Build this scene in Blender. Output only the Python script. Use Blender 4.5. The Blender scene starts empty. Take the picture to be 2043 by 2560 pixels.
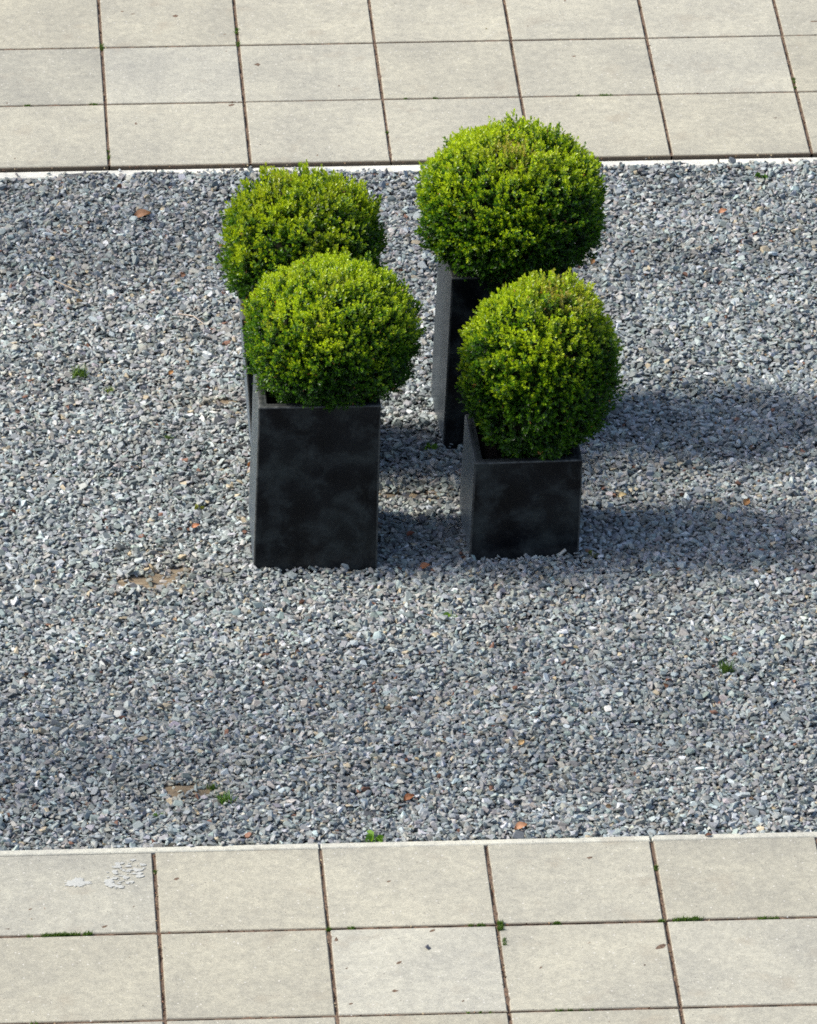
import bpy, math, random
import numpy as np
from mathutils import Matrix, Vector

# ------------------------------------------------------------------ camera, sky, sun, exposure
scene = bpy.context.scene
C = scene.collection
random.seed(7)
rng = np.random.default_rng(7)

cam = bpy.data.cameras.new("camera")
camo = bpy.data.objects.new("camera", cam)
C.objects.link(camo)
cam.sensor_fit = 'HORIZONTAL'
cam.sensor_width = 36.0
cam.lens = 20111.4 / 2043.0 * 36.0
cam.clip_start = 0.5
cam.clip_end = 2000.0
RT, UP, BK = ((0.99815173, -0.0602778, 0.0077274), (0.02089132, 0.45975611, 0.88779946), (-0.05706732, -0.885997129, 0.46016564))
M = Matrix((RT, UP, BK)).transposed().to_4x4()
M.translation = Vector((-0.8560135, -24.6046611, 14.4362607))
camo.matrix_world = M
scene.camera = camo

SUN_EL = math.radians(46)
SUN_AZ = math.radians(277.0)          # compass bearing from +Y, clockwise: the sun stands off to the left
world = bpy.data.worlds.new("World")
scene.world = world
world.use_nodes = True
nt = world.node_tree
bg = nt.nodes["Background"]
sky = nt.nodes.new("ShaderNodeTexSky")
sky.sky_type = 'NISHITA'
sky.sun_disc = False
sky.sun_elevation = SUN_EL
sky.sun_rotation = SUN_AZ
sky.air_density = 0.8
sky.dust_density = 3.0
nt.links.new(sky.outputs[0], bg.inputs[0])
bg.inputs[1].default_value = 0.15

sun = bpy.data.lights.new("sun", 'SUN')
sun.energy = 3.5
sun.angle = math.radians(12.5)
sun.color = (1.0, 0.95, 0.87)
suno = bpy.data.objects.new("sun", sun)
C.objects.link(suno)
sd = Vector((math.sin(SUN_AZ) * math.cos(SUN_EL), math.cos(SUN_AZ) * math.cos(SUN_EL), math.sin(SUN_EL)))
suno.rotation_euler = sd.to_track_quat('Z', 'Y').to_euler()
suno.location = sd * 30

scene.view_settings.view_transform = 'Standard'
scene.view_settings.look = 'None'
scene.view_settings.gamma = 1.0
scene.view_settings.exposure = 0.66
scene.render.engine = 'CYCLES'
scene.cycles.max_bounces = 6
scene.cycles.transmission_bounces = 3
scene.cycles.use_denoising = False
scene.cycles.pixel_filter_type = 'BLACKMAN_HARRIS'
scene.cycles.filter_width = 1.75

# ------------------------------------------------------------------ helpers
def tag(o, label=None, cat=None, group=None, kind=None):
    if label: o["label"] = label
    if cat: o["category"] = cat
    if group: o["group"] = group
    if kind: o["kind"] = kind
    return o

def link(name, me, mat=None, parent=None):
    o = bpy.data.objects.new(name, me)
    if mat: me.materials.append(mat)
    C.objects.link(o)
    if parent: o.parent = parent
    return o

def empty(name, loc, rz=0.0):
    o = bpy.data.objects.new(name, None)
    o.empty_display_size = 0.1
    C.objects.link(o)
    o.location = loc
    o.rotation_euler = (0, 0, rz)
    return o

def fast_mesh(name, V, F, col=None, smooth=False):
    """V (n,3); F (m,k) array of k-gons; col (n,3) point colours"""
    me = bpy.data.meshes.new(name)
    V = np.ascontiguousarray(V, dtype=np.float32)
    F = np.ascontiguousarray(F, dtype=np.int32)
    m, k = F.shape
    me.vertices.add(len(V)); me.vertices.foreach_set("co", V.ravel())
    me.loops.add(m * k); me.loops.foreach_set("vertex_index", F.ravel())
    me.polygons.add(m)
    me.polygons.foreach_set("loop_start", np.arange(0, m * k, k, dtype=np.int32))
    me.polygons.foreach_set("loop_total", np.full(m, k, dtype=np.int32))
    me.polygons.foreach_set("use_smooth", np.full(m, smooth, dtype=bool))
    if col is not None:
        a = me.attributes.new("col", 'FLOAT_COLOR', 'POINT')
        cc = np.ones((len(V), 4), dtype=np.float32); cc[:, :3] = col
        a.data.foreach_set("color", cc.ravel())
    me.update(calc_edges=True)
    me.validate()
    return me

class Field:
    """smooth random field made of sines"""
    def __init__(s, seed, freq, n=14, dims=2):
        r = np.random.default_rng(seed)
        d = r.normal(size=(n, dims)); d /= np.linalg.norm(d, axis=1)[:, None]
        s.k = d * (freq * r.uniform(0.5, 1.6, n) * 2 * math.pi)[:, None]
        s.p = r.uniform(0, 2 * math.pi, n); s.n = n
    def __call__(s, P):
        return np.sin(P @ s.k.T + s.p).sum(1) / math.sqrt(s.n / 2)

def rot_from(zaxis, spin):
    """(n,3) unit z axes and spin angles -> (n,3,3) matrices whose columns are the local axes"""
    z = zaxis / np.linalg.norm(zaxis, axis=1)[:, None]
    h = np.where(np.abs(z[:, 2:3]) > 0.9, np.array([[1., 0, 0]]), np.array([[0, 0, 1.]]))
    x = np.cross(h, z); x /= np.linalg.norm(x, axis=1)[:, None]
    y = np.cross(z, x)
    c, s_ = np.cos(spin)[:, None], np.sin(spin)[:, None]
    X = x * c + y * s_; Y = -x * s_ + y * c
    return np.stack([X, Y, z], axis=2)

def nodes(mat):
    mat.use_nodes = True
    n = mat.node_tree
    return n, n.nodes["Principled BSDF"]

def N(nt, typ, **kw):
    n = nt.nodes.new(typ)
    for k, v in kw.items():
        if k.startswith("_"): setattr(n, k[1:], v)
        else: n.inputs[k.replace("__", " ")].default_value = v
    return n

def ramp(nt, fac, stops):
    r = nt.nodes.new("ShaderNodeValToRGB")
    e = r.color_ramp.elements
    e[0].position, e[0].color = stops[0][0], (*stops[0][1], 1)
    e[1].position, e[1].color = stops[-1][0], (*stops[-1][1], 1)
    for p, c in stops[1:-1]:
        x = e.new(p); x.color = (*c, 1)
    nt.links.new(fac, r.inputs[0])
    return r

def mix(nt, fac, a, b, mode='MIX'):
    m = nt.nodes.new("ShaderNodeMix"); m.data_type = 'RGBA'; m.blend_type = mode
    for sock, v in ((m.inputs[0], fac), (m.inputs[6], a), (m.inputs[7], b)):
        if hasattr(v, "is_output"): nt.links.new(v, sock)
        elif isinstance(v, (int, float)): sock.default_value = v
        else: sock.default_value = (*v, 1)
    return m.outputs[2]

def gmap(nt, fac, a, b, c=0.0, d=1.0):
    m = nt.nodes.new("ShaderNodeMapRange")
    nt.links.new(fac, m.inputs[0])
    for i, v in enumerate((a, b, c, d)): m.inputs[i + 1].default_value = v
    return m.outputs[0]

def noise(nt, vec, scale, detail=4, rough=0.55):
    n = N(nt, "ShaderNodeTexNoise", Scale=scale, Detail=detail, Roughness=rough)
    nt.links.new(vec, n.inputs["Vector"])
    return n.outputs[0]

def attr(nt, name="col"):
    a = nt.nodes.new("ShaderNodeAttribute"); a.attribute_name = name
    return a.outputs["Color"]

def bump(nt, b, h, strength, dist):
    n = N(nt, "ShaderNodeBump", Strength=strength, Distance=dist)
    nt.links.new(h, n.inputs["Height"])
    nt.links.new(n.outputs[0], b.inputs["Normal"])

# ------------------------------------------------------------------ materials
def mat_concrete(name, light=1.0):
    m = bpy.data.materials.new(name); t, b = nodes(m)
    g = t.nodes.new("ShaderNodeNewGeometry").outputs["Position"]
    base = attr(t)
    big = noise(t, g, 2.2, 5, 0.6)
    c = mix(t, gmap(t, big, 0.35, 0.7), (0.86, 0.86, 0.87), (1.1, 1.09, 1.06))
    c = mix(t, 1.0, base, c, 'MULTIPLY')
    med = noise(t, g, 26, 5, 0.62)
    c = mix(t, 1.0, c, mix(t, gmap(t, med, 0.3, 0.72), (0.84, 0.84, 0.85), (1.13, 1.12, 1.1)), 'MULTIPLY')
    # fine aggregate: pale and dark grains
    v = N(t, "ShaderNodeTexVoronoi", Scale=190.0); t.links.new(g, v.inputs["Vector"])
    rr = t.nodes.new("ShaderNodeSeparateColor"); t.links.new(v.outputs["Color"], rr.inputs[0])
    grain = gmap(t, rr.outputs[0], 0.0, 1.0, 0.86, 1.14)
    cg = t.nodes.new("ShaderNodeCombineColor")
    for i in range(3): t.links.new(grain, cg.inputs[i])
    c = mix(t, 1.0, c, cg.outputs[0], 'MULTIPLY')
    v2 = N(t, "ShaderNodeTexVoronoi", Scale=75.0); t.links.new(g, v2.inputs["Vector"])
    r2 = t.nodes.new("ShaderNodeSeparateColor"); t.links.new(v2.outputs["Color"], r2.inputs[0])
    pale = t.nodes.new("ShaderNodeMath"); pale.operation = 'MULTIPLY'
    t.links.new(gmap(t, r2.outputs[0], 0.93, 0.95), pale.inputs[0])
    t.links.new(gmap(t, v2.outputs["Distance"], 0.30, 0.18), pale.inputs[1])
    c = mix(t, pale.outputs[0], c, (0.50, 0.49, 0.44))
    dk = t.nodes.new("ShaderNodeMath"); dk.operation = 'MULTIPLY'
    t.links.new(gmap(t, r2.outputs[1], 0.95, 0.97), dk.inputs[0])
    t.links.new(gmap(t, v2.outputs["Distance"], 0.28, 0.16), dk.inputs[1])
    c = mix(t, dk.outputs[0], c, (0.16, 0.15, 0.13))
    # blurry stains
    st = noise(t, g, 5.5, 3, 0.5)
    c = mix(t, gmap(t, st, 0.60, 0.78, 0, 0.5), c, (0.24, 0.21, 0.16))
    t.links.new(c, b.inputs["Base Color"])
    b.inputs["Roughness"].default_value = 0.85
    b.inputs["Specular IOR Level"].default_value = 0.3
    bump(t, b, v.outputs["Distance"], 0.35, 0.0015)
    return m

def mat_simple(name, stops, scale, rough=0.9, detail=6, bumpd=0.0, spec=0.3):
    m = bpy.data.materials.new(name); t, b = nodes(m)
    g = t.nodes.new("ShaderNodeNewGeometry").outputs["Position"]
    n = noise(t, g, scale, detail, 0.65)
    r = ramp(t, n, stops)
    t.links.new(r.outputs[0], b.inputs["Base Color"])
    b.inputs["Roughness"].default_value = rough
    b.inputs["Specular IOR Level"].default_value = spec
    if bumpd: bump(t, b, n, 1.0, bumpd)
    return m

def mat_stone():
    m = bpy.data.materials.new("slate_chips"); t, b = nodes(m)
    g = t.nodes.new("ShaderNodeNewGeometry").outputs["Position"]
    n = noise(t, g, 160, 3, 0.6)
    c = mix(t, gmap(t, n, 0.3, 0.7), (0.8, 0.8, 0.82), (1.18, 1.18, 1.16))
    c = mix(t, 1.0, attr(t), c, 'MULTIPLY')
    t.links.new(c, b.inputs["Base Color"])
    b.inputs["Roughness"].default_value = 0.6
    b.inputs["Specular IOR Level"].default_value = 0.28
    return m

def mat_leaf(name, trans=0.35, rough=0.42):
    m = bpy.data.materials.new(name); t, b = nodes(m)
    c = attr(t)
    t.links.new(c, b.inputs["Base Color"])
    b.inputs["Roughness"].default_value = rough
    b.inputs["Specular IOR Level"].default_value = 0.5
    tr = t.nodes.new("ShaderNodeBsdfTranslucent")
    cc = mix(t, 1.0, c, (1.3, 1.25, 0.5), 'MULTIPLY')
    t.links.new(cc, tr.inputs[0])
    mx = t.nodes.new("ShaderNodeMixShader"); mx.inputs[0].default_value = trans
    t.links.new(b.outputs[0], mx.inputs[1]); t.links.new(tr.outputs[0], mx.inputs[2])
    t.links.new(mx.outputs[0], t.nodes["Material Output"].inputs[0])
    return m

def mat_planter():
    m = bpy.data.materials.new("charcoal_fibrestone"); t, b = nodes(m)
    tc = t.nodes.new("ShaderNodeTexCoord").outputs["Object"]
    big = noise(t, tc, 4.5, 4, 0.55)
    r = ramp(t, big, [(0.38, (0.0008, 0.0015, 0.003)), (0.50, (0.0045, 0.006, 0.008)), (0.64, (0.009, 0.012, 0.013))])
    # chalky brushed clouds
    n2 = N(t, "ShaderNodeTexNoise", Scale=9.0, Detail=7.0, Roughness=0.68, Distortion=0.3)
    t.links.new(tc, n2.inputs["Vector"])
    c = mix(t, gmap(t, n2.outputs[0], 0.47, 0.66, 0, 0.7), r.outputs[0], (0.032, 0.040, 0.041))
    n3 = noise(t, tc, 220, 3, 0.7)
    c = mix(t, gmap(t, n3, 0.68, 0.8, 0, 0.3), c, (0.07, 0.07, 0.065))
    # worn pale edges: the 'col' attribute marks the rounded edge strips and the rim
    e = t.nodes.new("ShaderNodeAttribute"); e.attribute_name = "wear"
    n4 = noise(t, tc, 30, 5, 0.7)
    w = t.nodes.new("ShaderNodeMath"); w.operation = 'MULTIPLY'
    t.links.new(e.outputs["Fac"], w.inputs[0]); t.links.new(gmap(t, n4, 0.32, 0.62, 0.15, 1.0), w.inputs[1])
    c = mix(t, w.outputs[0], c, (0.10, 0.105, 0.10))
    t.links.new(c, b.inputs["Base Color"])
    t.links.new(gmap(t, n2.outputs[0], 0.3, 0.7, 0.24, 0.42), b.inputs["Roughness"])
    b.inputs["Specular IOR Level"].default_value = 0.2
    b.inputs["Sheen Weight"].default_value = 1.0                  # a film of dust
    b.inputs["Sheen Roughness"].default_value = 0.14
    b.inputs["Sheen Tint"].default_value = (0.8, 0.85, 0.8, 1)
    return m

M_SLAB = mat_concrete("paving_concrete")
M_KERB = mat_concrete("edging_concrete")
M_JOINT = mat_simple("joint_grit", [(0.3, (0.05, 0.032, 0.022)), (0.5, (0.115, 0.08, 0.056)), (0.62, (0.17, 0.11, 0.07)), (0.75, (0.26, 0.20, 0.14))], 130, bumpd=0.002)
M_BED = mat_simple("grit_bed", [(0.3, (0.03, 0.032, 0.036)), (0.7, (0.10, 0.10, 0.10))], 120, bumpd=0.003)
M_EARTH = mat_simple("earth", [(0.3, (0.05, 0.04, 0.03)), (0.7, (0.14, 0.12, 0.09))], 3)
M_SOIL = mat_simple("potting_soil", [(0.3, (0.004, 0.003, 0.003)), (0.7, (0.018, 0.012, 0.009))], 90, bumpd=0.004)
def mat_cloth():
    m = bpy.data.materials.new("weed_cloth"); t, b = nodes(m)
    g = t.nodes.new("ShaderNodeNewGeometry").outputs["Position"]
    mp = t.nodes.new("ShaderNodeMapping"); mp.inputs["Rotation"].default_value = (0, 0, -0.35); mp.inputs["Scale"].default_value = (14, 130, 14)
    t.links.new(g, mp.inputs[0])
    n = noise(t, mp.outputs[0], 1.0, 6, 0.65)
    r = ramp(t, n, [(0.32, (0.06, 0.045, 0.03)), (0.5, (0.17, 0.13, 0.08)), (0.68, (0.29, 0.24, 0.16))])
    t.links.new(r.outputs[0], b.inputs["Base Color"]); b.inputs["Roughness"].default_value = 0.95
    bump(t, b, n, 0.8, 0.004)
    return m
M_CLOTH = mat_cloth()
M_STONE = mat_stone()
M_LEAF = mat_leaf("box_leaf", 0.38, 0.36)
M_WEED = mat_leaf("weed_leaf", 0.3, 0.5)
M_DEAD = mat_leaf("dead_leaf", 0.15, 0.7)
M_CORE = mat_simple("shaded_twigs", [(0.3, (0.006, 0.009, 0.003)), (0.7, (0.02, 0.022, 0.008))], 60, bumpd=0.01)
M_BARK = mat_simple("box_bark", [(0.3, (0.05, 0.035, 0.022)), (0.7, (0.16, 0.12, 0.08))], 40, bumpd=0.002)
M_PLANT = mat_planter()
M_MORTAR = mat_simple("dried_mortar", [(0.3, (0.34, 0.35, 0.325)), (0.7, (0.40, 0.41, 0.38))], 30, bumpd=0.002)

# ------------------------------------------------------------------ ground and pavements
GX0, GX1 = -2.3, 4.7                   # gravel strip modelled stone by stone between these
GY0, GY1 = 0.612, 6.364                 # between the two pavements
bedz = -0.035
def box(V, F, x0, x1, y0, y1, z0, z1, ch=0.003):
    """closed box with chamfered top edges; appended to lists of vertices and quads"""
    n = len(V)
    V += [(x0, y0, z0), (x1, y0, z0), (x1, y1, z0), (x0, y1, z0),
          (x0, y0, z1 - ch), (x1, y0, z1 - ch), (x1, y1, z1 - ch), (x0, y1, z1 - ch),
          (x0 + ch, y0 + ch, z1), (x1 - ch, y0 + ch, z1), (x1 - ch, y1 - ch, z1), (x0 + ch, y1 - ch, z1)]
    q = [(3, 2, 1, 0), (8, 9, 10, 11)]
    for a in range(4):
        b_ = (a + 1) % 4
        q += [(a, b_, b_ + 4, a + 4), (a + 4, b_ + 4, b_ + 8, a + 8)]
    F += [tuple(n + i for i in f) for f in q]

me = fast_mesh("ground", np.array([(-90, -90, -0.16), (90, -90, -0.16), (90, 90, -0.16), (-90, 90, -0.16)]), np.array([(0, 1, 2, 3)]))
tag(link("ground", me, M_EARTH), kind='structure')
# bed of fine grit beneath the loose chips
nx, ny = 120, 110
gf1, gf2, gf3 = Field(3, 0.9), Field(4, 3.5), Field(9, 9.0)
def gz(P):
    """height of the gravel surface"""
    z = -0.016 + 0.006 * gf1(P) + 0.0048 * gf2(P) + 0.0018 * gf3(P)
    f = np.clip((P[:, 1] - 6.0) / 0.35, 0, 1)                       # chips climb a little towards the far edging
    z = z + 0.004 * f
    return z
xs = np.linspace(-7, 9.5, nx); ys = np.linspace(GY0, GY1 + 0.03, ny)
XX, YY = np.meshgrid(xs, ys)
P2 = np.stack([XX.ravel(), YY.ravel()], 1)
V = np.column_stack([P2, gz(P2) - 0.012])
idx = np.arange(nx * ny).reshape(ny, nx)
F = np.stack([idx[:-1, :-1].ravel(), idx[:-1, 1:].ravel(), idx[1:, 1:].ravel(), idx[1:, :-1].ravel()], 1)
tag(link("grit_bed", fast_mesh("grit_bed", V, F, smooth=True), M_BED), kind='structure')

X0, S, GAP = -0.1435, 0.6, 0.0095
slab_rng = random.Random(11)
rng_i = {(-0.6, 1): 1.02, (0.0, -1): 0.99, (7.07, -1): 0.93, (7.07, 0): 0.96, (-0.6, 3): 0.98}   # slabs a little greyer than the rest
def pavement(name, rows, i0, i1, z, gap=GAP, rg=0.0055):
    V, F, col = [], [], []
    for (ya, yb) in rows:
        for i in range(i0, i1):
            n = len(V)
            j = lambda s: slab_rng.uniform(-s, s)
            x0 = X0 + i * S + gap / 2 + j(0.001); x1 = X0 + (i + 1) * S - gap / 2 + j(0.001)
            box(V, F, x0, x1, ya + rg + j(0.001), (yb - rg if yb != 0.572 else 0.5722) + j(0.0006), z - 0.045, z + j(0.0012), 0.0048)
            for k in (4, 8):                                       # corners a hair out of level
                for q in range(4):
                    a = V[n + k + q]; V[n + k + q] = (a[0] + j(0.0007), a[1] + j(0.0007), a[2] + j(0.0004))
            b_ = 0.325 * (1 + j(0.06)); w = j(0.007)
            if rng_i.get((round(ya, 2), i)): w -= 0.014; b_ *= rng_i[(round(ya, 2), i)]
            c = (b_ * (1.02 + w), b_ * 1.0, b_ * (0.815 - w * 2))
            col += [(0.11, 0.085, 0.06)] * 4 + [(0.15, 0.12, 0.085)] * 4 + [c] * 4    # grimy arrises in the joints
    return tag(link(name, fast_mesh(name, np.array(V), np.array(F), np.array(col)), M_SLAB), kind='structure')

pavement("pavement", [(6.437, 7.072), (7.072, 7.672)] + [(7.672 + 0.6 * k, 8.272 + 0.6 * k) for k in range(8)], -8, 14, 0.0)
pavement("pavement", [(0.0, 0.572)] + [(-0.6 * (k + 1), -0.6 * k) for k in range(8)], -8, 14, 0.0, rg=0.0068)
# slivers of dirt and grit filling the joints
for y0, y1 in ((6.445, 13.0), (-5.4, 0.57)):
    nxj, nyj = 500, 220
    xs = np.linspace(-4.9, 8.2, nxj); ys = np.linspace(y0, y1, nyj)
    XX, YY = np.meshgrid(xs, ys); P2 = np.stack([XX.ravel(), YY.ravel()], 1)
    V = np.column_stack([P2, -0.008 + 0.0024 * Field(21, 7)(P2) + 0.002 * Field(22, 25)(P2)])
    idx = np.arange(nxj * nyj).reshape(nyj, nxj)
    F = np.stack([idx[:-1, :-1].ravel(), idx[:-1, 1:].ravel(), idx[1:, 1:].ravel(), idx[1:, :-1].ravel()], 1)
    tag(link("joint_filling", fast_mesh("joint_filling", V, F, smooth=True), M_JOINT), kind='structure')

# edging stones, 1.2 m long
def edging(name, y0, y1, ztop, x_first, colr):
    V, F, col = [], [], []
    for k in range(-4, 8):
        a = x_first + 1.2 * k
        box(V, F, a + 0.003, a + 1.197, y0, y1, -0.15, ztop + slab_rng.uniform(-0.001, 0.001), 0.004)
        b_ = slab_rng.uniform(0.97, 1.03)
        col += [tuple(x * b_ for x in colr)] * 12
    return tag(link(name, fast_mesh(name, np.array(V), np.array(F), np.array(col)), M_KERB), kind='structure')
edging("kerb", 0.5742, 0.610, 0.0012, X0 + 0.6, (0.49, 0.49, 0.415))
edging("kerb", 6.366, 6.430, -0.015, X0 + 0.2, (0.60, 0.605, 0.54))

# ------------------------------------------------------------------ planters
PL = {  # x, y, yaw, half width top, half width bottom, height, lean x, lean y
    'A': (0.5486, 2.9765, -0.004, 0.2335, 0.239, 0.693, 0.016, 0.0),
    'B': (1.3525, 3.0181, 0.025, 0.2090, 0.2125, 0.406, 0.013, 0.0),
    'C': (1.3360, 4.0106, 0.037, 0.2400, 0.2400, 0.732, 0.028, 0.0),
    'D': (0.5620, 3.7560, 0.010, 0.2400, 0.2180, 0.700, -0.026, -0.01),
}
PLABEL = {
    'A': "tall square charcoal planter at the front left, its mottled front face fully in view",
    'B': "low cube-shaped charcoal planter at the front right, about half the height of the others",
    'C': "tall charcoal planter at the back right, grey left side showing between the box balls",
    'D': "charcoal planter at the back left, nearly hidden behind the tall front left planter",
}
def planter(key):
    x, y, yaw, at, ab, h, lx, ly = PL[key]
    root = empty("planter", (x, y, 0), yaw)
    tag(root, PLABEL[key], "planter", "square charcoal planters on the gravel")
    # profile rings from the outer foot over the rim to the inner floor: (half width, z, wear)
    def hw(z): return ab + (at - ab) * z / h
    t = 0.034; r = 0.004
    rings = [(hw(-0.05), -0.05, 0), (hw(0.02), 0.02, 0.15)]
    for k in range(1, 9): z = h * k / 9; rings.append((hw(z), z, 0))
    rings += [(at, h - 0.008, 0.0), (at, h - r, 0.9), (at - r * 0.3, h - r * 0.3, 1), (at - r, h, 0.9), (at - t * 0.5, h + 0.0006, 0.35), (at - t + r, h, 0.6),
              (at - t, h - r, 0.6), (at - t - 0.001, h - 0.03, 0.0), (at - t - 0.004, h - 0.16, 0.0)]
    V, F, wear = [], [], []
    # each ring: rounded square, 3 points per corner + points along sides for a slight waviness
    cr = 0.005
    wf = Field(ord(key), 2.5, dims=3)
    def ringpts(a, z):
        pts = []
        for q in range(4):
            ang = q * math.pi / 2
            loc = []
            for s_ in (-1, -0.5, 0, 0.5):
                pass
            # side q runs along direction; build in local frame then rotate
            side = [(-a + cr, -a, 1.0), (-a + cr * 1.6, -a, 0.0), (-a * 0.45, -a, 0.0), (0, -a, 0.0), (a * 0.45, -a, 0.0), (a - cr * 1.6, -a, 0.0), (a - cr, -a, 1.0), (a - cr * 0.29, -a + cr * 0.29, 1.0)]
            for (px, py, w) in side:
                pts.append((px * math.cos(ang) - py * math.sin(ang), px * math.sin(ang) + py * math.cos(ang), z, w))
        return pts
    for (a, z, w) in rings:
        for p in ringpts(a, z):
            f = max(z, 0) / h
            V.append((p[0] + lx * f, p[1] + ly * f, p[2]))
            wear.append(max(w, p[3] * 0.8 if z < h - 0.01 else w))
    V = np.array(V)
    side_pts = 32
    out = V[:, 2] < h - 0.02
    V[out, :2] *= 1 + 0.0022 * wf(V[out])[:, None]
    nr = len(rings)
    for k in range(nr - 1):
        for i in range(side_pts):
            j = (i + 1) % side_pts
            F.append((k * side_pts + i, k * side_pts + j, (k + 1) * side_pts + j, (k + 1) * side_pts + i))
    me = fast_mesh("planter_body", V, np.array(F))
    a = me.attributes.new("wear", 'FLOAT', 'POINT'); a.data.foreach_set("value", np.array(wear, dtype=np.float32))
    link("body", me, M_PLANT, root)
    # soil
    n = 26; s_ = at - t - 0.002
    g = np.linspace(-s_, s_, n); XX, YY = np.meshgrid(g, g); P2 = np.stack([XX.ravel(), YY.ravel()], 1)
    Z = h - 0.075 + 0.008 * Field(5 + ord(key), 9)(P2) + 0.003 * Field(6 + ord(key), 40)(P2)
    V = np.column_stack([P2[:, 0] + lx * 0.95, P2[:, 1] + ly * .95, Z])
    idx = np.arange(n * n).reshape(n, n)
    F = np.stack([idx[:-1, :-1].ravel(), idx[:-1, 1:].ravel(), idx[1:, 1:].ravel(), idx[1:, :-1].ravel()], 1)
    link("soil", fast_mesh("soil", V, F, smooth=True), M_SOIL, root)
    return root
for k in PL: planter(k)

# ------------------------------------------------------------------ box balls
def leaf_template():
    """one leaf along +Z from the origin, 1 long: six vertices, two quads folded on the midrib"""
    return np.array([(0, 0, 0), (-0.24, 0.05, 0.32), (-0.20, 0.03, 0.76), (0, -0.06, 1.0), (0.20, 0.03, 0.76), (0.24, 0.05, 0.32)]), np.array([(0, 3, 2, 1), (0, 5, 4, 3)])
LV, LF = leaf_template()

def leaves_mesh(name, pos, zdir, spin, length, col):
    R = rot_from(zdir, spin)
    V = np.einsum('nij,kj->nki', R, LV) * length[:, None, None] + pos[:, None, :]
    n = len(pos)
    F = (LF[None] + (np.arange(n) * 6)[:, None, None]).reshape(-1, 4)
    cc = np.repeat(col, 6, axis=0)
    return fast_mesh(name, V.reshape(-1, 3), F, cc)

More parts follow.
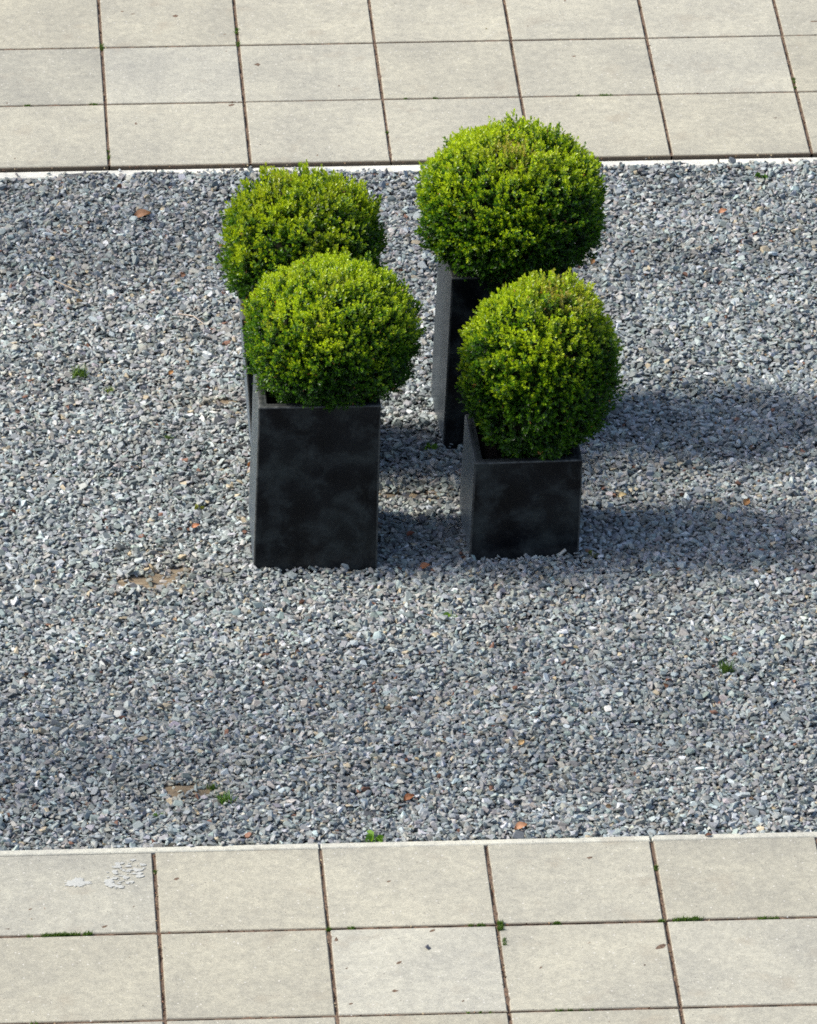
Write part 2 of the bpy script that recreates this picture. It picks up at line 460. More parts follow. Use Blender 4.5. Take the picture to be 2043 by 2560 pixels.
BX = {  # centre x, y, z, horizontal radius, vertical radius, sprigs, sprig size, radius noise
    'A': (0.618, 2.980, 0.896, 0.306, 0.250, 8200, 0.84, 0.006, 1.0),
    'B': (1.425, 3.020, 0.714, 0.276, 0.324, 5600, 1.06, 0.008, 1.0),
    'C': (1.384, 4.010, 0.942, 0.338, 0.266, 7400, 0.98, 0.007, 1.0),
    'D': (0.546, 3.732, 0.896, 0.288, 0.262, 4600, 1.10, 0.011, 0.85),
}
BLABEL = {
    'A': "round clipped box ball of fine bright leaves in the tall front left planter",
    'B': "box ball taller than it is wide, growing in the low front right planter",
    'C': "widest clipped box ball, bronze tips on its crown, highest at the back right",
    'D': "shaggy darker box ball at the back left, partly hidden behind the front left ball",
}
def box_ball(key):
    cx, cy, cz, a, b, ns, sz, rn, tone = BX[key]
    r = np.random.default_rng(ord(key) * 13)
    px, py, _, at, ab, h, lx, ly = PL[key]
    root = empty("box_ball", (cx, cy, h - 0.07))
    tag(root, BLABEL[key], "shrub", "clipped box balls in planters")
    off = np.array([cx, cy, h - 0.07]); c0 = np.array([cx, cy, cz])
    lump, lump2 = Field(ord(key), 3.2, dims=3), Field(ord(key) + 50, 9.0, dims=3)
    def surf(d):
        k = np.array([a, a, b])
        base = d * k
        sq = 1.0 / (np.abs(d) ** 2.14).sum(1, keepdims=True) ** (1 / 2.14)
        sq = sq * (1 + 0.07 * np.exp(-((d[:, 2:3] + 0.6) / 0.25) ** 2))          # full, heavy skirt
        return base * sq * (1 + (rn * lump(d * 0.33) + rn * 0.8 * lump2(d * 0.33))[:, None] / 0.3)
    # sprigs
    n = int(ns * 1.42)
    d = r.normal(size=(n, 3)); d /= np.linalg.norm(d, axis=1)[:, None]
    clump = Field(ord(key) + 90, 15.0, dims=3)(d * 0.33)
    depth = np.where(np.arange(n) < ns, r.normal(0, 0.006, n) + 0.013 * clump, -r.uniform(0.015, 0.075, n))
    shoots = r.random(n) < 0.055
    depth = depth + np.where(shoots & (np.arange(n) < ns), r.uniform(0.004, 0.018, n), 0)
    nrm = d / np.array([a, a, b]); nrm /= np.linalg.norm(nrm, axis=1)[:, None]
    P = surf(d) + nrm * depth[:, None]
    axis = nrm * 0.80 + np.array([[0, 0, 0.50]]) + r.normal(0, 0.27, (n, 3))
    axis[:, 2] = np.maximum(axis[:, 2], -0.45)
    axis /= np.linalg.norm(axis, axis=1)[:, None]
    size = sz * r.uniform(0.75, 1.25, n)
    spin0 = r.uniform(0, 6.28, n)
    Rm = rot_from(axis, spin0)
    # new growth is yellow-green, older inner leaves deep green; lit top and left, shaded underside painted in
    patch = Field(ord(key) + 7, 1.1, dims=3)(d * 1.0)
    young_lit = np.clip(0.38 + 0.12 * patch - 0.07 * nrm[:, 0] + 0.52 * nrm[:, 2] + r.normal(0, 0.13, n) + np.where(depth < -0.012, -0.45, 0), 0, 1)
    bronze = np.clip((Field(ord(key) + 9, 1.3, dims=3)(d) - 0.7) * 0.6, 0, 1) * (nrm[:, 2] > 0.2)
    bronze = np.where(key in 'BC', bronze, bronze * 0.35) * (r.random(n) < 0.55)
    if key == 'C':
        q = np.exp(-((d[:, 0] - 0.02) ** 2 + (d[:, 1] + 0.25) ** 2) / 0.10) * (d[:, 2] > 0)
        bronze = np.maximum(bronze * 0.4, q * (r.random(n) < 0.36))
    if key == 'B':
        q = np.exp(-((d[:, 0] - 0.25) ** 2 + (d[:, 1] + 0.1) ** 2) / 0.16) * (d[:, 2] > 0)
        bronze = np.maximum(bronze * 0.4, q * (r.random(n) < 0.5))
    pos, zd, sp, ln, cl = [], [], [], [], []
    c_old_shade = np.array([0.014, 0.055, 0.006]); c_mid = np.array([0.080, 0.205, 0.008]); c_new_lit = np.array([0.44, 0.56, 0.022]); c_brz = np.array([0.46, 0.40, 0.10])
    L = 0.0150
    # levels along the sprig: (height, tilt out of the axis, relative length, youth added)
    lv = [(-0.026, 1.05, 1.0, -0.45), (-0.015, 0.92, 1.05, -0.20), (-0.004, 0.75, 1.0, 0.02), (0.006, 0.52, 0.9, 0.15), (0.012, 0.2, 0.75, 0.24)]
    for li, (hh, tilt, rl, yo) in enumerate(lv):
        for s_ in (0, 1):
            ang = spin0 * 0 + li * math.pi / 2 + s_ * math.pi + r.normal(0, 0.18, n)
            tl = tilt + r.normal(0, 0.16, n)
            dl = np.stack([np.sin(tl) * np.cos(ang), np.sin(tl) * np.sin(ang), np.cos(tl)], 1)
            dw = np.einsum('nij,nj->ni', Rm, dl)
            pp = P + axis * (hh * size)[:, None]
            # leaf upper side turned towards the sprig tip: y axis of the template = +axis side
            z_ = dw
            pos.append(pp); zd.append(z_)
            # spin so that template -Y faces sprig axis
            h_ = np.where(np.abs(z_[:, 2:3]) > 0.9, np.array([[1., 0, 0]]), np.array([[0, 0, 1.]]))
            x_ = np.cross(h_, z_); x_ /= np.linalg.norm(x_, axis=1)[:, None]; y_ = np.cross(z_, x_)
            ca = (axis * x_).sum(1); sa = (axis * y_).sum(1)
            sp.append(np.arctan2(sa, ca) - math.pi / 2 + r.normal(0, 0.25, n))
            ln.append(L * rl * size * r.uniform(0.85, 1.15, n))
            yv = np.clip(young_lit + yo + r.normal(0, 0.07, n), 0, 1)[:, None]
            col = np.where(yv < 0.5, c_old_shade + (c_mid - c_old_shade) * yv * 2, c_mid + (c_new_lit - c_mid) * (yv - 0.5) * 2)
            bz = (bronze * (0.35 + 0.65 * (li >= 2)))[:, None]
            col = col * (1 - bz) + c_brz * bz * r.uniform(0.7, 1.1, (n, 1))
            dead = (r.random(n) < 0.004)[:, None]
            col = np.where(dead, np.array([0.33, 0.16, 0.05]), col)
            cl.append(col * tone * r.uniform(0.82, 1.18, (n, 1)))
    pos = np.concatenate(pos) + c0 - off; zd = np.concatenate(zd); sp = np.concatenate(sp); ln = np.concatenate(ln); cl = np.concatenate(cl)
    # keep leaves out of the planter walls and soil
    w = pos + off
    inside = (w[:, 2] < h + 0.004) & ((np.abs(w[:, 0] - px - lx) > at - 0.045) | (np.abs(w[:, 1] - py - ly) > at - 0.045)) & (np.abs(w[:, 0] - px - lx) < at + 0.015) & (np.abs(w[:, 1] - py - ly) < at + 0.015)
    keep = ~inside & (w[:, 2] > h - 0.06)
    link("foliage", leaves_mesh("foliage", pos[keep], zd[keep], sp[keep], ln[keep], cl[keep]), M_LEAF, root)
    # dense twiggy inside, its shade put into the near-black colour
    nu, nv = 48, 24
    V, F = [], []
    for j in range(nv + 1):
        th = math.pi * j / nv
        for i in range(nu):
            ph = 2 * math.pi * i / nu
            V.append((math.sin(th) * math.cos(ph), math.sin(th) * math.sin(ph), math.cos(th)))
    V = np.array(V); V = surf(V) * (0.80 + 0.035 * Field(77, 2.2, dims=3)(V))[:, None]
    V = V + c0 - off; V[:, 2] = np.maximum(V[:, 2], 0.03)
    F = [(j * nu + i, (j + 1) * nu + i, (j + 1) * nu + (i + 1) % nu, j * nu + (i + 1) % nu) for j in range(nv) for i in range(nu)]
    link("shaded_branches", fast_mesh("shaded_branches", V, np.array(F), smooth=True), M_CORE, root)
    # trunk
    V, F = [], []
    for j in range(5):
        z = -0.02 + 0.16 * j / 4; rr = 0.017 * (1.25 - 0.35 * j / 4)
        for i in range(10):
            an = 2 * math.pi * i / 10
            V.append((rr * math.cos(an) + 0.004 * math.sin(j), rr * math.sin(an), z))
    F = [(j * 10 + i, j * 10 + (i + 1) % 10, (j + 1) * 10 + (i + 1) % 10, (j + 1) * 10 + i) for j in range(4) for i in range(10)]
    link("trunk", fast_mesh("trunk", np.array(V), np.array(F), smooth=True), M_BARK, root)
    return root
for k in BX: box_ball(k)

# ------------------------------------------------------------------ gravel of slate chips
def stone_templates(n_t=18):
    import bmesh
    out = []
    r = np.random.default_rng(5)
    for k in range(n_t):
        n = r.integers(9, 13)
        p = r.normal(size=(n, 3)); p /= np.linalg.norm(p, axis=1)[:, None]
        p = np.sign(p) * np.abs(p) ** 0.75
        p *= np.array([1.0, r.uniform(0.6, 0.95), r.uniform(0.30, 0.58)]) * 0.5
        bm = bmesh.new()
        vs = [bm.verts.new(q) for q in p]
        res = bmesh.ops.convex_hull(bm, input=vs)
        bmesh.ops.delete(bm, geom=[g for g in res["geom_interior"] if isinstance(g, bmesh.types.BMVert)], context='VERTS')
        bmesh.ops.triangulate(bm, faces=bm.faces[:])
        bm.normal_update()
        bm.verts.index_update()
        V = np.array([v.co[:] for v in bm.verts]); F = np.array([[v.index for v in f.verts] for f in bm.faces])
        bm.free()
        out.append((V, F))
    return out
TPL = stone_templates()

BARE = [  # patches where the chips are thin and the cloth shows: x, y, rx, ry
    (-0.10, 2.70, 0.13, 0.050), (0.03, 2.78, 0.05, 0.035), (-0.004, 1.045, 0.085, 0.045), (0.93, 3.37, 0.13, 0.032), (0.22, 4.19, 0.10, 0.026), (-0.07, 2.93, 0.06, 0.02),
]
def bare(P):
    m = np.zeros(len(P), bool)
    w = Field(31, 12)(P) * 0.25
    for x, y, rx, ry in BARE:
        m |= ((P[:, 0] - x) / rx) ** 2 + ((P[:, 1] - y) / ry) ** 2 < 1 + w
    return m
def in_planter(P, margin):
    m = np.zeros(len(P), bool)
    for k in PL:
        x, y, yaw, at, ab, h, lx, ly = PL[k]
        q = P - np.array([x, y]); c, s_ = math.cos(-yaw), math.sin(-yaw)
        u = q[:, 0] * c - q[:, 1] * s_; v = q[:, 0] * s_ + q[:, 1] * c
        m |= (np.abs(u) < ab - margin) & (np.abs(v) < ab - margin)
    return m
def planter_dist(P):
    d = np.full(len(P), 9.0)
    for k in PL:
        x, y, yaw, at, ab, h, lx, ly = PL[k]
        q = np.abs(P - np.array([x, y])) - ab
        d = np.minimum(d, np.linalg.norm(np.maximum(q, 0), axis=1))
    return d

def scatter(x0, x1, y0, y1, pitch, jit):
    gx = np.arange(x0, x1, pitch); gy = np.arange(y0, y1, pitch * 0.94)
    XX, YY = np.meshgrid(gx, gy); XX[1::2] += pitch / 2
    P = np.stack([XX.ravel(), YY.ravel()], 1)
    return P + rng.uniform(-jit, jit, P.shape) * pitch

def stone_cols(P):
    n = len(P)
    zone = Field(41, 0.35)(P); z2 = Field(42, 1.6)(P)
    val = np.exp(rng.normal(0, 0.26, n)) * 0.262 * (1 + 0.05 * z2)
    t = rng.random(n)
    tint = np.empty((n, 3))
    tint[:] = (0.895, 1.0, 0.995)
    warm = t < 0.27 + 0.07 * zone; tint[warm] = (1.01, 1.01, 0.92)
    green = (t > 0.36) & (t < 0.52); tint[green] = (0.88, 1.03, 0.99)
    purp = (t > 0.52) & (t < 0.60); tint[purp] = (0.95, 0.99, 1.0)
    tint += rng.normal(0, 0.025, (n, 3))
    c = tint * val[:, None]
    tan = rng.random(n) < 0.016; c[tan] = np.array([0.38, 0.33, 0.23]) * rng.uniform(0.7, 1.2, (tan.sum(), 1))
    wh = rng.random(n) < 0.012; c[wh] = np.array([0.56, 0.58, 0.58]) * rng.uniform(0.8, 1.1, (wh.sum(), 1))
    ru = rng.random(n) < 0.004; c[ru] = np.array([0.17, 0.09, 0.06]) * rng.uniform(0.7, 1.3, (ru.sum(), 1))
    dk = rng.random(n) < 0.04; c[dk] *= 0.6
    for x, y, rx, ry in BARE:                                      # dusty brown chips round the worn spots
        q = np.exp(-((P[:, 0] - x) / (rx * 2.2)) ** 2 - ((P[:, 1] - y) / (ry * 3.0)) ** 2)
        k = (q * rng.uniform(0.1, 0.8, n))[:, None]
        c = c * (1 - k) + c * np.array([1.0, 0.90, 0.76]) * k
    return np.clip(c, 0.02, 0.8)

def stones_mesh(P, Z, size, flat, col, name):
    n = len(P)
    up = np.column_stack([rng.normal(0, 1, n) * flat, rng.normal(0, 1, n) * flat, np.ones(n)])
    R = rot_from(up, rng.uniform(0, 6.28, n))
    S3 = size[:, None] * np.column_stack([np.ones(n), rng.uniform(0.8, 1.1, n), rng.uniform(0.75, 1.3, n)])
    tid = rng.integers(0, len(TPL), n)
    Vs, Fs, Cs = [], [], []; base = 0
    for k, (tv, tf) in enumerate(TPL):
        s_ = np.where(tid == k)[0]
        if not len(s_): continue
        v = tv[None] * S3[s_][:, None, :]
        v = np.einsum('nij,nkj->nki', R[s_], v)
        v[:, :, 0] += P[s_, 0:1]; v[:, :, 1] += P[s_, 1:2]; v[:, :, 2] += Z[s_, None]
        f = tf[None] + (base + np.arange(len(s_)) * len(tv))[:, None, None]
        Vs.append(v.reshape(-1, 3)); Fs.append(f.reshape(-1, 3)); Cs.append(np.repeat(col[s_], len(tv), axis=0))
        base += len(s_) * len(tv)
    return fast_mesh(name, np.concatenate(Vs), np.concatenate(Fs), np.concatenate(Cs))

PP, ZZ, SS, FF = [], [], [], []
def layer(x0, x1, y0, y1, pitch, smean, ssd, lift, flat, thin=0.0, bare_keep=0.16):
    P = scatter(x0, x1, y0, y1, pitch, 0.48)
    P = P[~in_planter(P, 0.004)]
    P = P[rng.random(len(P)) >= thin]
    br = bare(P); P = P[~br | (rng.random(len(P)) < bare_keep)]
    n = len(P)
    s_ = np.clip(smean * np.exp(rng.normal(0, ssd, n)), 0.009, 0.047)
    pd = planter_dist(P)
    z = gz(P) + lift + rng.uniform(-0.002, 0.003, n) + s_ * 0.08 + 0.007 * np.exp(-pd / 0.02) + rng.random(n) * 0.010 * np.exp(-pd / 0.015)
    PP.append(P); ZZ.append(z); SS.append(s_); FF.append(np.full(n, flat))
VX0, VX1 = -1.15, 3.35
layer(VX0, VX1, GY0 + 0.010, GY1 - 0.008, 0.0165, 0.0265, 0.22, -0.006, 0.26)
layer(VX0, VX1, GY0 + 0.012, GY1 - 0.012, 0.0205, 0.0260, 0.26, 0.001, 0.36, bare_keep=0.05)
layer(VX0, VX1, GY0 + 0.014, GY1 - 0.014, 0.0330, 0.0270, 0.30, 0.007, 0.42, bare_keep=0.0)
for a_, b_ in ((GX0, VX0), (VX1, GX1)):
    layer(a_, b_, GY0 + 0.010, GY1 - 0.008, 0.0200, 0.0285, 0.22, -0.002, 0.35)
# chips kicked up on to the far edging
q = 130
ex = np.concatenate([rng.normal(0.36, 0.22, 90), rng.uniform(-0.7, 3.0, 40)])
PP.append(np.column_stack([ex, 6.362 + np.abs(rng.normal(0, 0.022, q))])); SS.append(rng.uniform(0.014, 0.030, q)); ZZ.append(np.full(q, -0.010)); FF.append(np.full(q, 0.4))
P = np.concatenate(PP); Z = np.concatenate(ZZ); Sz = np.concatenate(SS); Fl = np.concatenate(FF)
gr = link("gravel", stones_mesh(P, Z, Sz, Fl, stone_cols(P), "gravel"), M_STONE)
tag(gr, "loose blue-grey slate chips spread between the two pavements", "gravel", kind='stuff')
print("stones", len(P))

# weed cloth showing through where the chips are thin
for i, (x, y, rx, ry) in enumerate(BARE):
    n = 18
    g = np.linspace(-1, 1, n); XX, YY = np.meshgrid(g * rx * 1.5, g * ry * 1.9)
    P2 = np.stack([XX.ravel() + x, YY.ravel() + y], 1)
    V = np.column_stack([P2, gz(P2) - 0.007 + 0.003 * Field(60 + i, 9)(P2)])
    idx = np.arange(n * n).reshape(n, n)
    F = np.stack([idx[:-1, :-1].ravel(), idx[:-1, 1:].ravel(), idx[1:, 1:].ravel(), idx[1:, :-1].ravel()], 1)
    tag(link("bare_ground", fast_mesh("bare_ground", V, F, smooth=True), M_CLOTH), kind='structure')

# ------------------------------------------------------------------ litter, weeds, moss
r2 = np.random.default_rng(99)
def blades(name, centres, n_per, rad, height, colA, colB, mat, parent=None, width=0.0022, lean=0.5):
    V, F, Cc = [], [], []
    for (x, y, z, rs, hs) in centres:
        for _ in range(int(n_per * rs)):
            a = r2.uniform(0, 6.28); d = rad * rs * math.sqrt(r2.random())
            bx_, by_ = x + d * math.cos(a), y + d * math.sin(a) * 0.8
            hgt = height * hs * r2.uniform(0.5, 1.2)
            la = r2.uniform(0, 6.28); ln = lean * r2.uniform(0.2, 1.2)
            tx, ty = math.cos(la) * ln, math.sin(la) * ln
            w = width * r2.uniform(0.7, 1.3); wa = r2.uniform(0, 3.14); wx, wy = w * math.cos(wa), w * math.sin(wa)
            n = len(V)
            V += [(bx_ - wx, by_ - wy, z), (bx_ + wx, by_ + wy, z), (bx_ + wx * .8 + tx * hgt * .5, by_ + wy * .8 + ty * hgt * .5, z + hgt * .6), (bx_ - wx * .8 + tx * hgt * .5, by_ - wy * .8 + ty * hgt * .5, z + hgt * .6),
                  (bx_ + wx * .1 + tx * hgt, by_ + wy * .1 + ty * hgt, z + hgt * .95), (bx_ - wx * .1 + tx * hgt, by_ - wy * .1 + ty * hgt, z + hgt * .95)]
            F += [(n, n + 1, n + 2, n + 3), (n + 3, n + 2, n + 4, n + 5)]
            c = np.array(colA) + (np.array(colB) - np.array(colA)) * r2.random()
            Cc += [c] * 6
    return link(name, fast_mesh(name, np.array(V), np.array(F), np.array(Cc)), mat, parent)

G1, G2 = (0.035, 0.085, 0.012), (0.12, 0.21, 0.03)
# moss and grass in the pavement joints (x along the joint, y of the joint)
ms = []
def moss_run(x0, x1, y0, y1, n, rs=1.0, hs=1.0):
    for k in range(n):
        f = r2.random()
        ms.append((x0 + (x1 - x0) * f, y0 + (y1 - y0) * f, -0.006, rs, hs))
moss_run(-0.61, -0.38, -0.004, 0.004, 26, 1.25, 1.2)
moss_run(1.066, 1.072, -0.04, 0.04, 10, 1.3, 1.3); moss_run(1.073, 1.075, -0.16, -0.10, 5, 0.9)
moss_run(0.94, 1.03, 0, 0, 6, 0.8); moss_run(1.24, 1.28, 0, 0, 5, 1.2); moss_run(1.69, 1.79, -0.003, 0.006, 15, 1.4, 1.3)
moss_run(1.63, 1.66, 0, 0, 3, 1.0); moss_run(1.95, 2.06, 0, 0, 7, 0.9); moss_run(0.53, 0.55, 0, 0, 3, 0.9)
moss_run(0.456, 0.457, -0.01, 0.012, 3, 1.0); moss_run(1.657, 1.657, 0.36, 0.39, 3, 0.9); moss_run(-0.143, -0.143, 0.42, 0.44, 2, 0.8)
moss_run(1.20, 1.35, -0.6, -0.6, 6, 0.7); moss_run(-0.62, -0.58, -0.6, -0.6, 2, 0.6); moss_run(0.9, 1.0, -0.6, -0.6, 3, 0.6)
moss_run(-0.21, -0.17, 7.072, 7.072, 5, 1.2); moss_run(-0.50, -0.45, 7.072, 7.072, 4, 0.8); moss_run(0.45, 0.46, 7.80, 7.86, 4, 1.1); moss_run(0.455, 0.455, 7.66, 7.70, 3, 1.0)
moss_run(-0.143, -0.143, 7.64, 7.70, 4, 1.0); moss_run(1.15, 1.16, 7.072, 7.072, 2, 0.9); moss_run(1.26, 1.30, 7.072, 7.072, 4, 0.8); moss_run(2.0, 2.05, 7.072, 7.072, 5, 1.0)
moss_run(1.90, 1.95, 7.072, 7.072, 3, 0.7); moss_run(2.855, 2.857, 7.12, 7.22, 5, 1.0); moss_run(-0.143, -0.143, 6.5, 6.6, 3, 0.8); moss_run(1.054, 1.055, 6.6, 6.75, 4, 0.7)
mo = blades("moss", ms, 20, 0.0085, 0.012, G1, G2, M_WEED, width=0.0016)
tag(mo, "green moss and fine grass sprouting in the pavement joints", "moss", kind='stuff')

# dark crumbs and seed husks lying in the joints
hp = []
for k in range(900):
    i = r2.integers(-2, 6); top = r2.random() < 0.5
    y = r2.uniform(6.45, 8.6) if top else r2.uniform(-0.9, 0.56)
    hp.append((X0 + 0.6 * i + r2.normal(0, 0.003), y))
for k in range(330):
    y = [0.0, -0.6, 7.072, 7.672, 6.432][r2.integers(0, 5)]
    hp.append((r2.uniform(-0.8, 3.1), y + r2.normal(0, 0.003)))
# and a few blown on to the slabs and the gravel
for k in range(18):
    hp.append((r2.uniform(-0.8, 3.1), r2.uniform(6.5, 8.6) if r2.random() < .5 else r2.uniform(-0.9, 0.5)))
nj = 1230; nh = len(hp)
hp = np.array(hp); hn = len(hp)
zz = np.full(hn, -0.003); zz[nj:] = 0.0022
gp = np.column_stack([r2.uniform(-0.9, 3.1, 210), r2.uniform(0.66, 6.32, 210)])
gp = gp[~in_planter(gp, -0.02)]
hp = np.concatenate([hp, gp]); zz = np.concatenate([zz, gz(gp) + 0.017])
n = len(hp)
zdir = np.column_stack([r2.normal(size=n), r2.normal(size=n), r2.normal(size=n) * 0.22])
ln = np.concatenate([r2.uniform(0.004, 0.011, hn), r2.choice([0.014, 0.02, 0.026], len(gp)) * r2.uniform(0.7, 1.2, len(gp))])
ln[nj:hn] *= 0.9
pal = np.array([(0.19, 0.09, 0.05), (0.13, 0.06, 0.04), (0.24, 0.16, 0.09), (0.40, 0.33, 0.21), (0.10, 0.05, 0.035)])
cl = pal[r2.integers(0, len(pal), n)] * r2.uniform(0.7, 1.2, (n, 1))
pos = np.column_stack([hp, zz])
R = rot_from(zdir, r2.uniform(-0.5, 0.5, n) + math.pi / 2)
TV = LV * np.array([1.5, 2.2, 1.0])
V = np.einsum('nij,kj->nki', R, TV) * ln[:, None, None] + pos[:, None, :]
F = (LF[None] + (np.arange(n) * 6)[:, None, None]).reshape(-1, 4)
li = link("leaf_litter", fast_mesh("leaf_litter", V.reshape(-1, 3), F, np.repeat(cl, 6, axis=0)), M_DEAD)
tag(li, "small rust-brown leaf scraps and husks scattered over gravel and joints", "leaf litter", kind='stuff')

def tube(name, pts, rad, mat, parent=None, col=(0.4, 0.32, 0.2), k=6):
    V, F = [], []
    pts = [Vector(p) for p in pts]
    for j, p in enumerate(pts):
        t = (pts[min(j + 1, len(pts) - 1)] - pts[max(j - 1, 0)]).normalized()
        u = t.cross(Vector((0, 0, 1)) if abs(t.z) < 0.9 else Vector((1, 0, 0))).normalized(); w = t.cross(u)
        rr = rad[j] if isinstance(rad, (list, tuple)) else rad
        for i in range(k):
            a = 2 * math.pi * i / k; V.append(tuple(p + (u * math.cos(a) + w * math.sin(a)) * rr))
    F = [(j * k + i, j * k + (i + 1) % k, (j + 1) * k + (i + 1) % k, (j + 1) * k + i) for j in range(len(pts) - 1) for i in range(k)]
    return link(name, fast_mesh(name, np.array(V), np.array(F), np.tile(np.array(col), (len(V), 1)), smooth=True), mat, parent)

def ground_z(x, y):
    return float(gz(np.array([[x, y]]))[0]) + 0.010

# grass tufts and seedlings in the gravel
def tuft(x, y, s, label, name="grass_tuft", cat="grass tuft", cols=(G1, G2), n=60, h=0.035):
    z = ground_z(x, y) - 0.008
    root = empty(name, (x, y, z)); tag(root, label, cat, "weeds growing in the gravel")
    blades("leaf_blades", [(0, 0, 0, s, s)], n, 0.026, h, cols[0], cols[1], M_WEED, root, width=0.0022, lean=0.8)
    return root
tuft(-0.320, 4.461, 1.3, "dark green grass tuft on the open gravel left of the planters")
tuft(-0.205, 4.32, 0.6, "tiny pale sprout just below the dark grass tuft on the left gravel", cols=((0.12, 0.2, 0.03), (0.25, 0.33, 0.06)))
tuft(0.130, 0.935, 1.15, "bright green grass tuft beside the bare patch in the front gravel", cols=((0.05, 0.14, 0.015), (0.14, 0.27, 0.03)))
tuft(0.085, 1.05, 0.7, "thin green sprout at the right end of the front bare patch")
tuft(2.05, 1.83, 1.0, "small upright grass tuft in the gravel near the right edge", h=0.045)
tuft(0.02, 3.86, 0.6, "small green sprout between the grass tuft and the left planters")

def broadleaf(x, y, s, label, leaves, cols, name="seedling", flatness=0.5):
    z = ground_z(x, y) - 0.002
    root = empty(name, (x, y, z)); tag(root, label, "seedling", "weeds growing in the gravel")
    V, F, Cc = [], [], []
    n = leaves
    pos = np.zeros((n, 3)); ang = r2.uniform(0, 6.28, n)
    zd = np.column_stack([np.cos(ang), np.sin(ang), r2.uniform(0.1, 1.0, n) * flatness])
    pos = zd * 0.004 * s
    R = rot_from(zd, r2.normal(0, 0.3, n) + math.pi / 2)
    TVv = LV * np.array([1.7, 1.5, 1.0])
    Vv = np.einsum('nij,kj->nki', R, TVv) * (0.022 * s * r2.uniform(0.7, 1.2, n))[:, None, None] + pos[:, None, :]
    Ff = (LF[None] + (np.arange(n) * 6)[:, None, None]).reshape(-1, 4)
    cc = (np.array(cols[0]) + (np.array(cols[1]) - np.array(cols[0])) * r2.random((n, 1)))
    link("leaves", fast_mesh("leaves", Vv.reshape(-1, 3), Ff, np.repeat(cc, 6, axis=0)), M_WEED, root)
    tube("stem", [(0, 0, -0.01), (0.001, 0, 0.002), (0.0, 0.001, 0.008 * s)], 0.0012, M_WEED, root, col=(0.15, 0.2, 0.05))
    return root
GB = ((0.13, 0.26, 0.03), (0.26, 0.42, 0.08))
broadleaf(1.046, 2.325, 1.25, "pale green round-leaved seedling in the gravel below the two front planters", 8, GB)
broadleaf(0.66, 0.655, 1.7, "broad-leaved green weed growing against the front kerb", 9, ((0.08, 0.2, 0.02), (0.22, 0.4, 0.05)))
broadleaf(1.055, 3.735, 1.3, "arched green seedling at the foot of the back right planter", 7, ((0.07, 0.17, 0.02), (0.16, 0.3, 0.04)), flatness=1.4)
broadleaf(1.63, 2.83, 1.2, "olive green seedling beside the bottom right corner of the low planter", 6, ((0.06, 0.10, 0.015), (0.16, 0.18, 0.03)), flatness=1.2)
broadleaf(-0.115, 1.0 - 0.13, 1.0, "single-leafed sprout in the front gravel left of the bright tuft", 4, GB)
broadleaf(1.62, 4.62, 1.0, "faint yellow-green seedling in the shaded gravel right of the box balls", 6, ((0.10, 0.13, 0.03), (0.2, 0.22, 0.05)))
broadleaf(0.12, 3.28, 1.0, "yellow-green mossy sprig in the gravel left of the tall front planter", 7, ((0.15, 0.18, 0.03), (0.32, 0.34, 0.08)))
broadleaf(2.62, 6.22, 1.4, "green weed by the far kerb near the right edge", 7, ((0.05, 0.12, 0.02), (0.12, 0.24, 0.04)))

# fallen leaves large enough to pick out
def fallen(x, y, s, rz, col, label, tilt=0.25):
    z = ground_z(x, y) + 0.008
    n = 9
    V, F = [], []
    for j in range(n):
        f = j / (n - 1); w = math.sin(math.pi * f ** 0.85) * 0.33 + 0.01
        for i in range(5):
            g = (i - 2) / 2
            V.append((f - 0.5, g * w, 0.18 * (g * g) + 0.12 * math.sin(3 * f) ** 2))
    V = np.array(V) * s
    F = [(j * 5 + i, j * 5 + i + 1, (j + 1) * 5 + i + 1, (j + 1) * 5 + i) for j in range(n - 1) for i in range(4)]
    o = link("fallen_leaf", fast_mesh("fallen_leaf", V, np.array(F), np.tile(np.array(col), (len(V), 1)), smooth=True), M_DEAD)
    o.location = (x, y, z); o.rotation_euler = (tilt, -tilt, rz)
    return tag(o, label, "leaf", "fallen leaves on the gravel")
OR, TN, RD = (0.34, 0.17, 0.06), (0.48, 0.38, 0.2), (0.2, 0.06, 0.03)
fallen(2.26, 3.21, 0.042, 1.0, OR, "orange-brown curled leaf on the gravel far right of the low planter")
fallen(1.78, 3.30, 0.036, 0.1, TN, "pale tan folded leaf on the gravel right of the low planter")
fallen(0.93, 2.99, 0.034, 0.4, RD, "dark red leaf in the shadow between the two front planters")
fallen(0.97, 2.74, 0.045, 0.2, (0.3, 0.13, 0.06), "brown leaf at the front edge between the two front planters")
fallen(1.83, 5.38, 0.034, 1.2, (0.2, 0.1, 0.03), "dark brown leaf on the gravel right of the highest box ball")
fallen(-0.02, 5.9, 0.075, 0.1, (0.28, 0.15, 0.08), "long brown leaf on the back gravel, left of the rear box ball")
fallen(0.05, 4.45, 0.030, 0.9, OR, "small orange leaf on the gravel left of the front left box ball")
fallen(0.10, 2.88 + 0.22, 0.034, 0.3, (0.45, 0.2, 0.1), "salmon leaf on the gravel left of the tall front planter")
fallen(0.33, 3.62, 0.036, 1.3, (0.5, 0.2, 0.08), "orange leaf against the left side of the back left planter", tilt=0.6)
fallen(0.80, 0.93, 0.045, 0.4, (0.25, 0.1, 0.04), "crumpled brown leaf in the front gravel above the kerb weed")
fallen(1.19, 0.66, 0.05, 0.2, (0.42, 0.22, 0.12), "light brown leaf lying along the front kerb")
fallen(2.42, 5.86, 0.04, 0.3, (0.45, 0.22, 0.12), "orange leaf on the back gravel near the right edge")
fallen(1.24, 1.33, 0.032, 0.8, (0.5, 0.34, 0.16), "tan leaf on the front gravel in the middle of the picture")
kl = fallen(1.865, 0.592, 0.026, 0.1, (0.12, 0.05, 0.03), "small dark leaf lying on the front kerb", tilt=0.05)
kl.location.z = 0.004

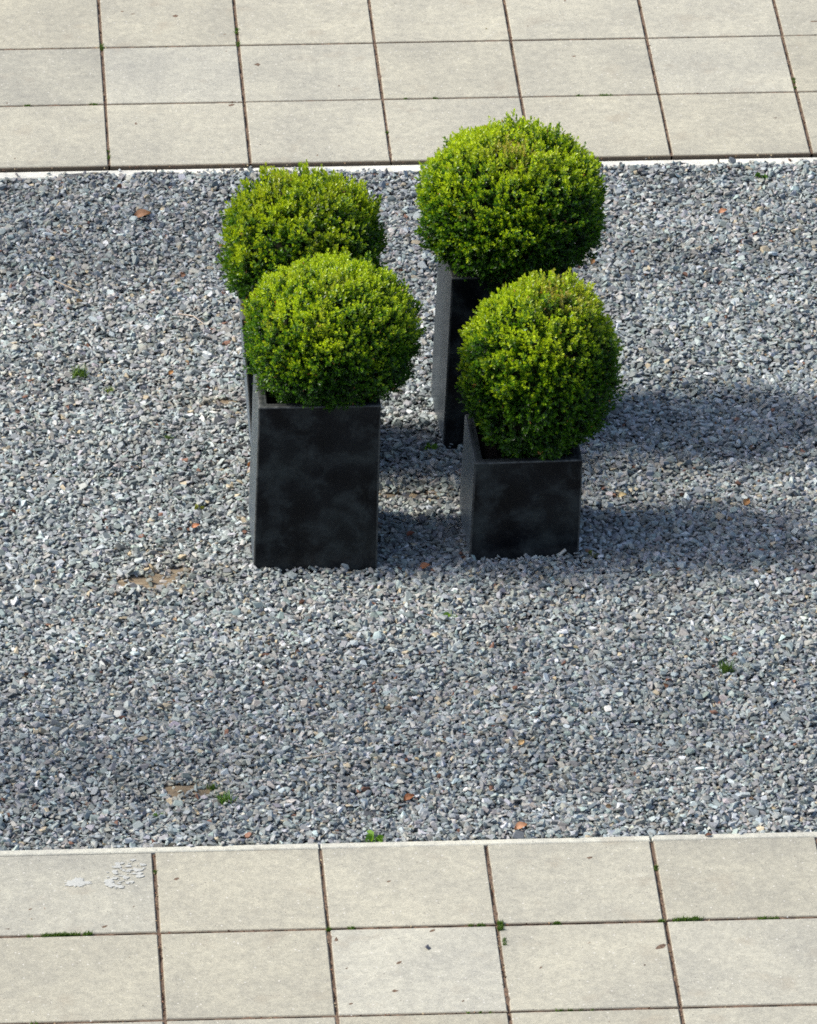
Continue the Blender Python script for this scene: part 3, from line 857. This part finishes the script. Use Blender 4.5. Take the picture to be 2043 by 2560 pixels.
# dry twigs
def twig(pts, rad, label, col=(0.45, 0.36, 0.24)):
    P3 = [(x, y, ground_z(x, y) + dz) for (x, y, dz) in pts]
    o0 = Vector(P3[0])
    o = tube("twig", [tuple(Vector(p) - o0) for p in P3], rad, M_DEAD, None, col)
    o.location = o0
    return tag(o, label, "twig", "dry twigs on the gravel")
twig([(-0.40, 5.35, 0.012), (-0.35, 5.30, 0.016), (-0.30, 5.24, 0.010)], 0.0022, "pale dry twig on the back gravel at the left")
twig([(1.60, 4.42, 0.014), (1.66, 4.44, 0.016), (1.75, 4.43, 0.012)], 0.0018, "straw-coloured twig on the gravel right of the low planter's ball", (0.6, 0.5, 0.34))
twig([(0.40, 1.23, 0.012), (0.47, 1.235, 0.014), (0.55, 1.24, 0.010)], 0.0016, "thin pale twig on the front gravel", (0.55, 0.47, 0.36))
twig([(0.10, 5.0, 0.012), (0.16, 4.95, 0.016), (0.20, 4.90, 0.010)], 0.0022, "light twig on the gravel left of the rear box ball", (0.5, 0.42, 0.33))

# white chip propped against the low planter
V, F = [], []
box(V, F, -0.0125, 0.0125, -0.004, 0.004, 0, 0.007, 0.002)
wc = link("white_chip", fast_mesh("white_chip", np.array(V), np.array(F), np.tile(np.array((0.75, 0.76, 0.75)), (12, 1))), M_MORTAR)
wc.location = (1.505, 2.787, ground_z(1.505, 2.787) + 0.028); wc.rotation_euler = (1.0, -0.7, 0.1)
wc.scale = (1.4, 1.4, 1.2)
tag(wc, "small white oblong chip leaning at the foot of the low planter", "chip")

# pebble with its curl of dirt on the front slabs
tv, tf = TPL[3]
pb = link("pebble", fast_mesh("pebble", tv * 0.03, tf, np.tile(np.array((0.12, 0.12, 0.13)), (len(tv), 1))), M_STONE)
pb.location = (0.804, -0.155, 0.006); pb.rotation_euler = (0, 0.0, 0.6)
tag(pb, "single dark grey stone lying on a slab of the front pavement", "stone")

# smears of dried mortar on the front left slab
def smear(name, x, y, rx, ry, seed, label, th=0.0011, crusty=0.0):
    nr_, na = 14, 64
    f1, f2 = Field(seed, 0.35), Field(seed + 1, 40)
    an = np.linspace(0, 2 * math.pi, na, endpoint=False)
    edge = 1 + 0.24 * f1(np.stack([np.cos(an), np.sin(an)], 1) * 1.6) + 0.10 * f1(np.stack([np.cos(an), np.sin(an)], 1) * 9)
    V = [(0, 0, th)]; F = []
    for j in range(1, nr_ + 1):
        f = j / nr_
        for i in range(na):
            V.append((math.cos(an[i]) * edge[i] * rx * f, math.sin(an[i]) * edge[i] * ry * f, th * (1 - f ** 6)))
    V = np.array(V)
    if crusty:
        e = f2(V[:, :2]); V[1:-na, 2] += np.maximum(e[1:-na], -0.4) * crusty
    T = [(0, 1 + i, 1 + (i + 1) % na) for i in range(na)]
    for j in range(nr_ - 1):
        for i in range(na):
            a, b_ = 1 + j * na + i, 1 + j * na + (i + 1) % na
            T += [(a, a + na, b_ + na), (a, b_ + na, b_)]
    o = link(name, fast_mesh(name, V, np.array(T), smooth=not crusty), M_MORTAR)
    o.location = (x, y, 0.0008)
    return tag(o, label, "mortar smear")
smear("mortar_smear", -0.43, 0.365, 0.045, 0.030, 201, "flat white mortar smear on the front left slab")
# flakes of a second, broken patch: one crust cracked into bits
V, F = [], []
for k in range(95):
    a = r2.uniform(0, 6.28); d = math.sqrt(r2.random())
    fx, fy = 0.075 * d * math.cos(a), 0.095 * d * math.sin(a) + 0.5 * 0.075 * d * math.cos(a)
    rr = r2.choice([0.002, 0.004, 0.007, 0.013]) * r2.uniform(0.6, 1.2); m_ = 9; n0 = len(V)
    hh = r2.uniform(0.0004, 0.0013)
    V.append((fx, fy, hh)); pts = []
    for i in range(m_):
        an = 2 * math.pi * i / m_; q = rr * r2.uniform(0.45, 1.2)
        V.append((fx + 1.3 * q * math.cos(an), fy + q * math.sin(an), hh * 0.7))
    for i in range(m_):
        V.append((V[n0 + 1 + i][0], V[n0 + 1 + i][1], 0.0))
    for i in range(m_):
        j_ = (i + 1) % m_
        F += [(n0, n0 + 1 + i, n0 + 1 + j_), (n0 + 1 + i, n0 + 1 + m_ + i, n0 + 1 + j_), (n0 + 1 + j_, n0 + 1 + m_ + i, n0 + 1 + m_ + j_)]
cr_ = link("mortar_smear", fast_mesh("mortar_smear", np.array(V), np.array(F)), M_MORTAR)
cr_.location = (-0.255, 0.42, 0.0013)
tag(cr_, "crusty flaking grey mortar patch by the joint of the front left slab", "mortar smear")

# two unseen trees added past the left edge to throw soft bands of shade
def shadow_tree(x, y, lean, h, r0, limbs):
    root = empty("shadow_caster", (x, y, -0.16)); root["kind"] = 'structure'
    def seg(name, p0, p1, ra, rb, wob):
        pts, rad = [], []
        for k in range(13):
            f = k / 12
            p = Vector(p0).lerp(Vector(p1), f)
            pts.append((p.x + wob * math.sin(5 * f + x), p.y + wob * math.sin(7 * f + y), p.z)); rad.append(ra + (rb - ra) * f)
        return tube(name, pts, rad, M_BARK, root, k=10)
    seg("trunk", (0, 0, 0), (0, lean * h, h), r0, r0 * 0.55, 0.07)
    for (f, dx, dy, dz, rr) in limbs:
        seg("limb", (0, lean * h * f, h * f), (dx, lean * h * f + dy, h * f + dz), rr, rr * 0.4, 0.05)
shadow_tree(-3.9, 1.02, 0.19, 7.4, 0.36, [(0.62, 0.6, 0.9, 1.6, 0.07), (0.75, -0.4, -0.5, 1.5, 0.06)])
shadow_tree(-4.2, 6.2, 0.03, 7.8, 0.30, [(0.7, 0.5, 0.5, 1.8, 0.06), (0.55, -0.5, -0.4, 1.5, 0.05)])
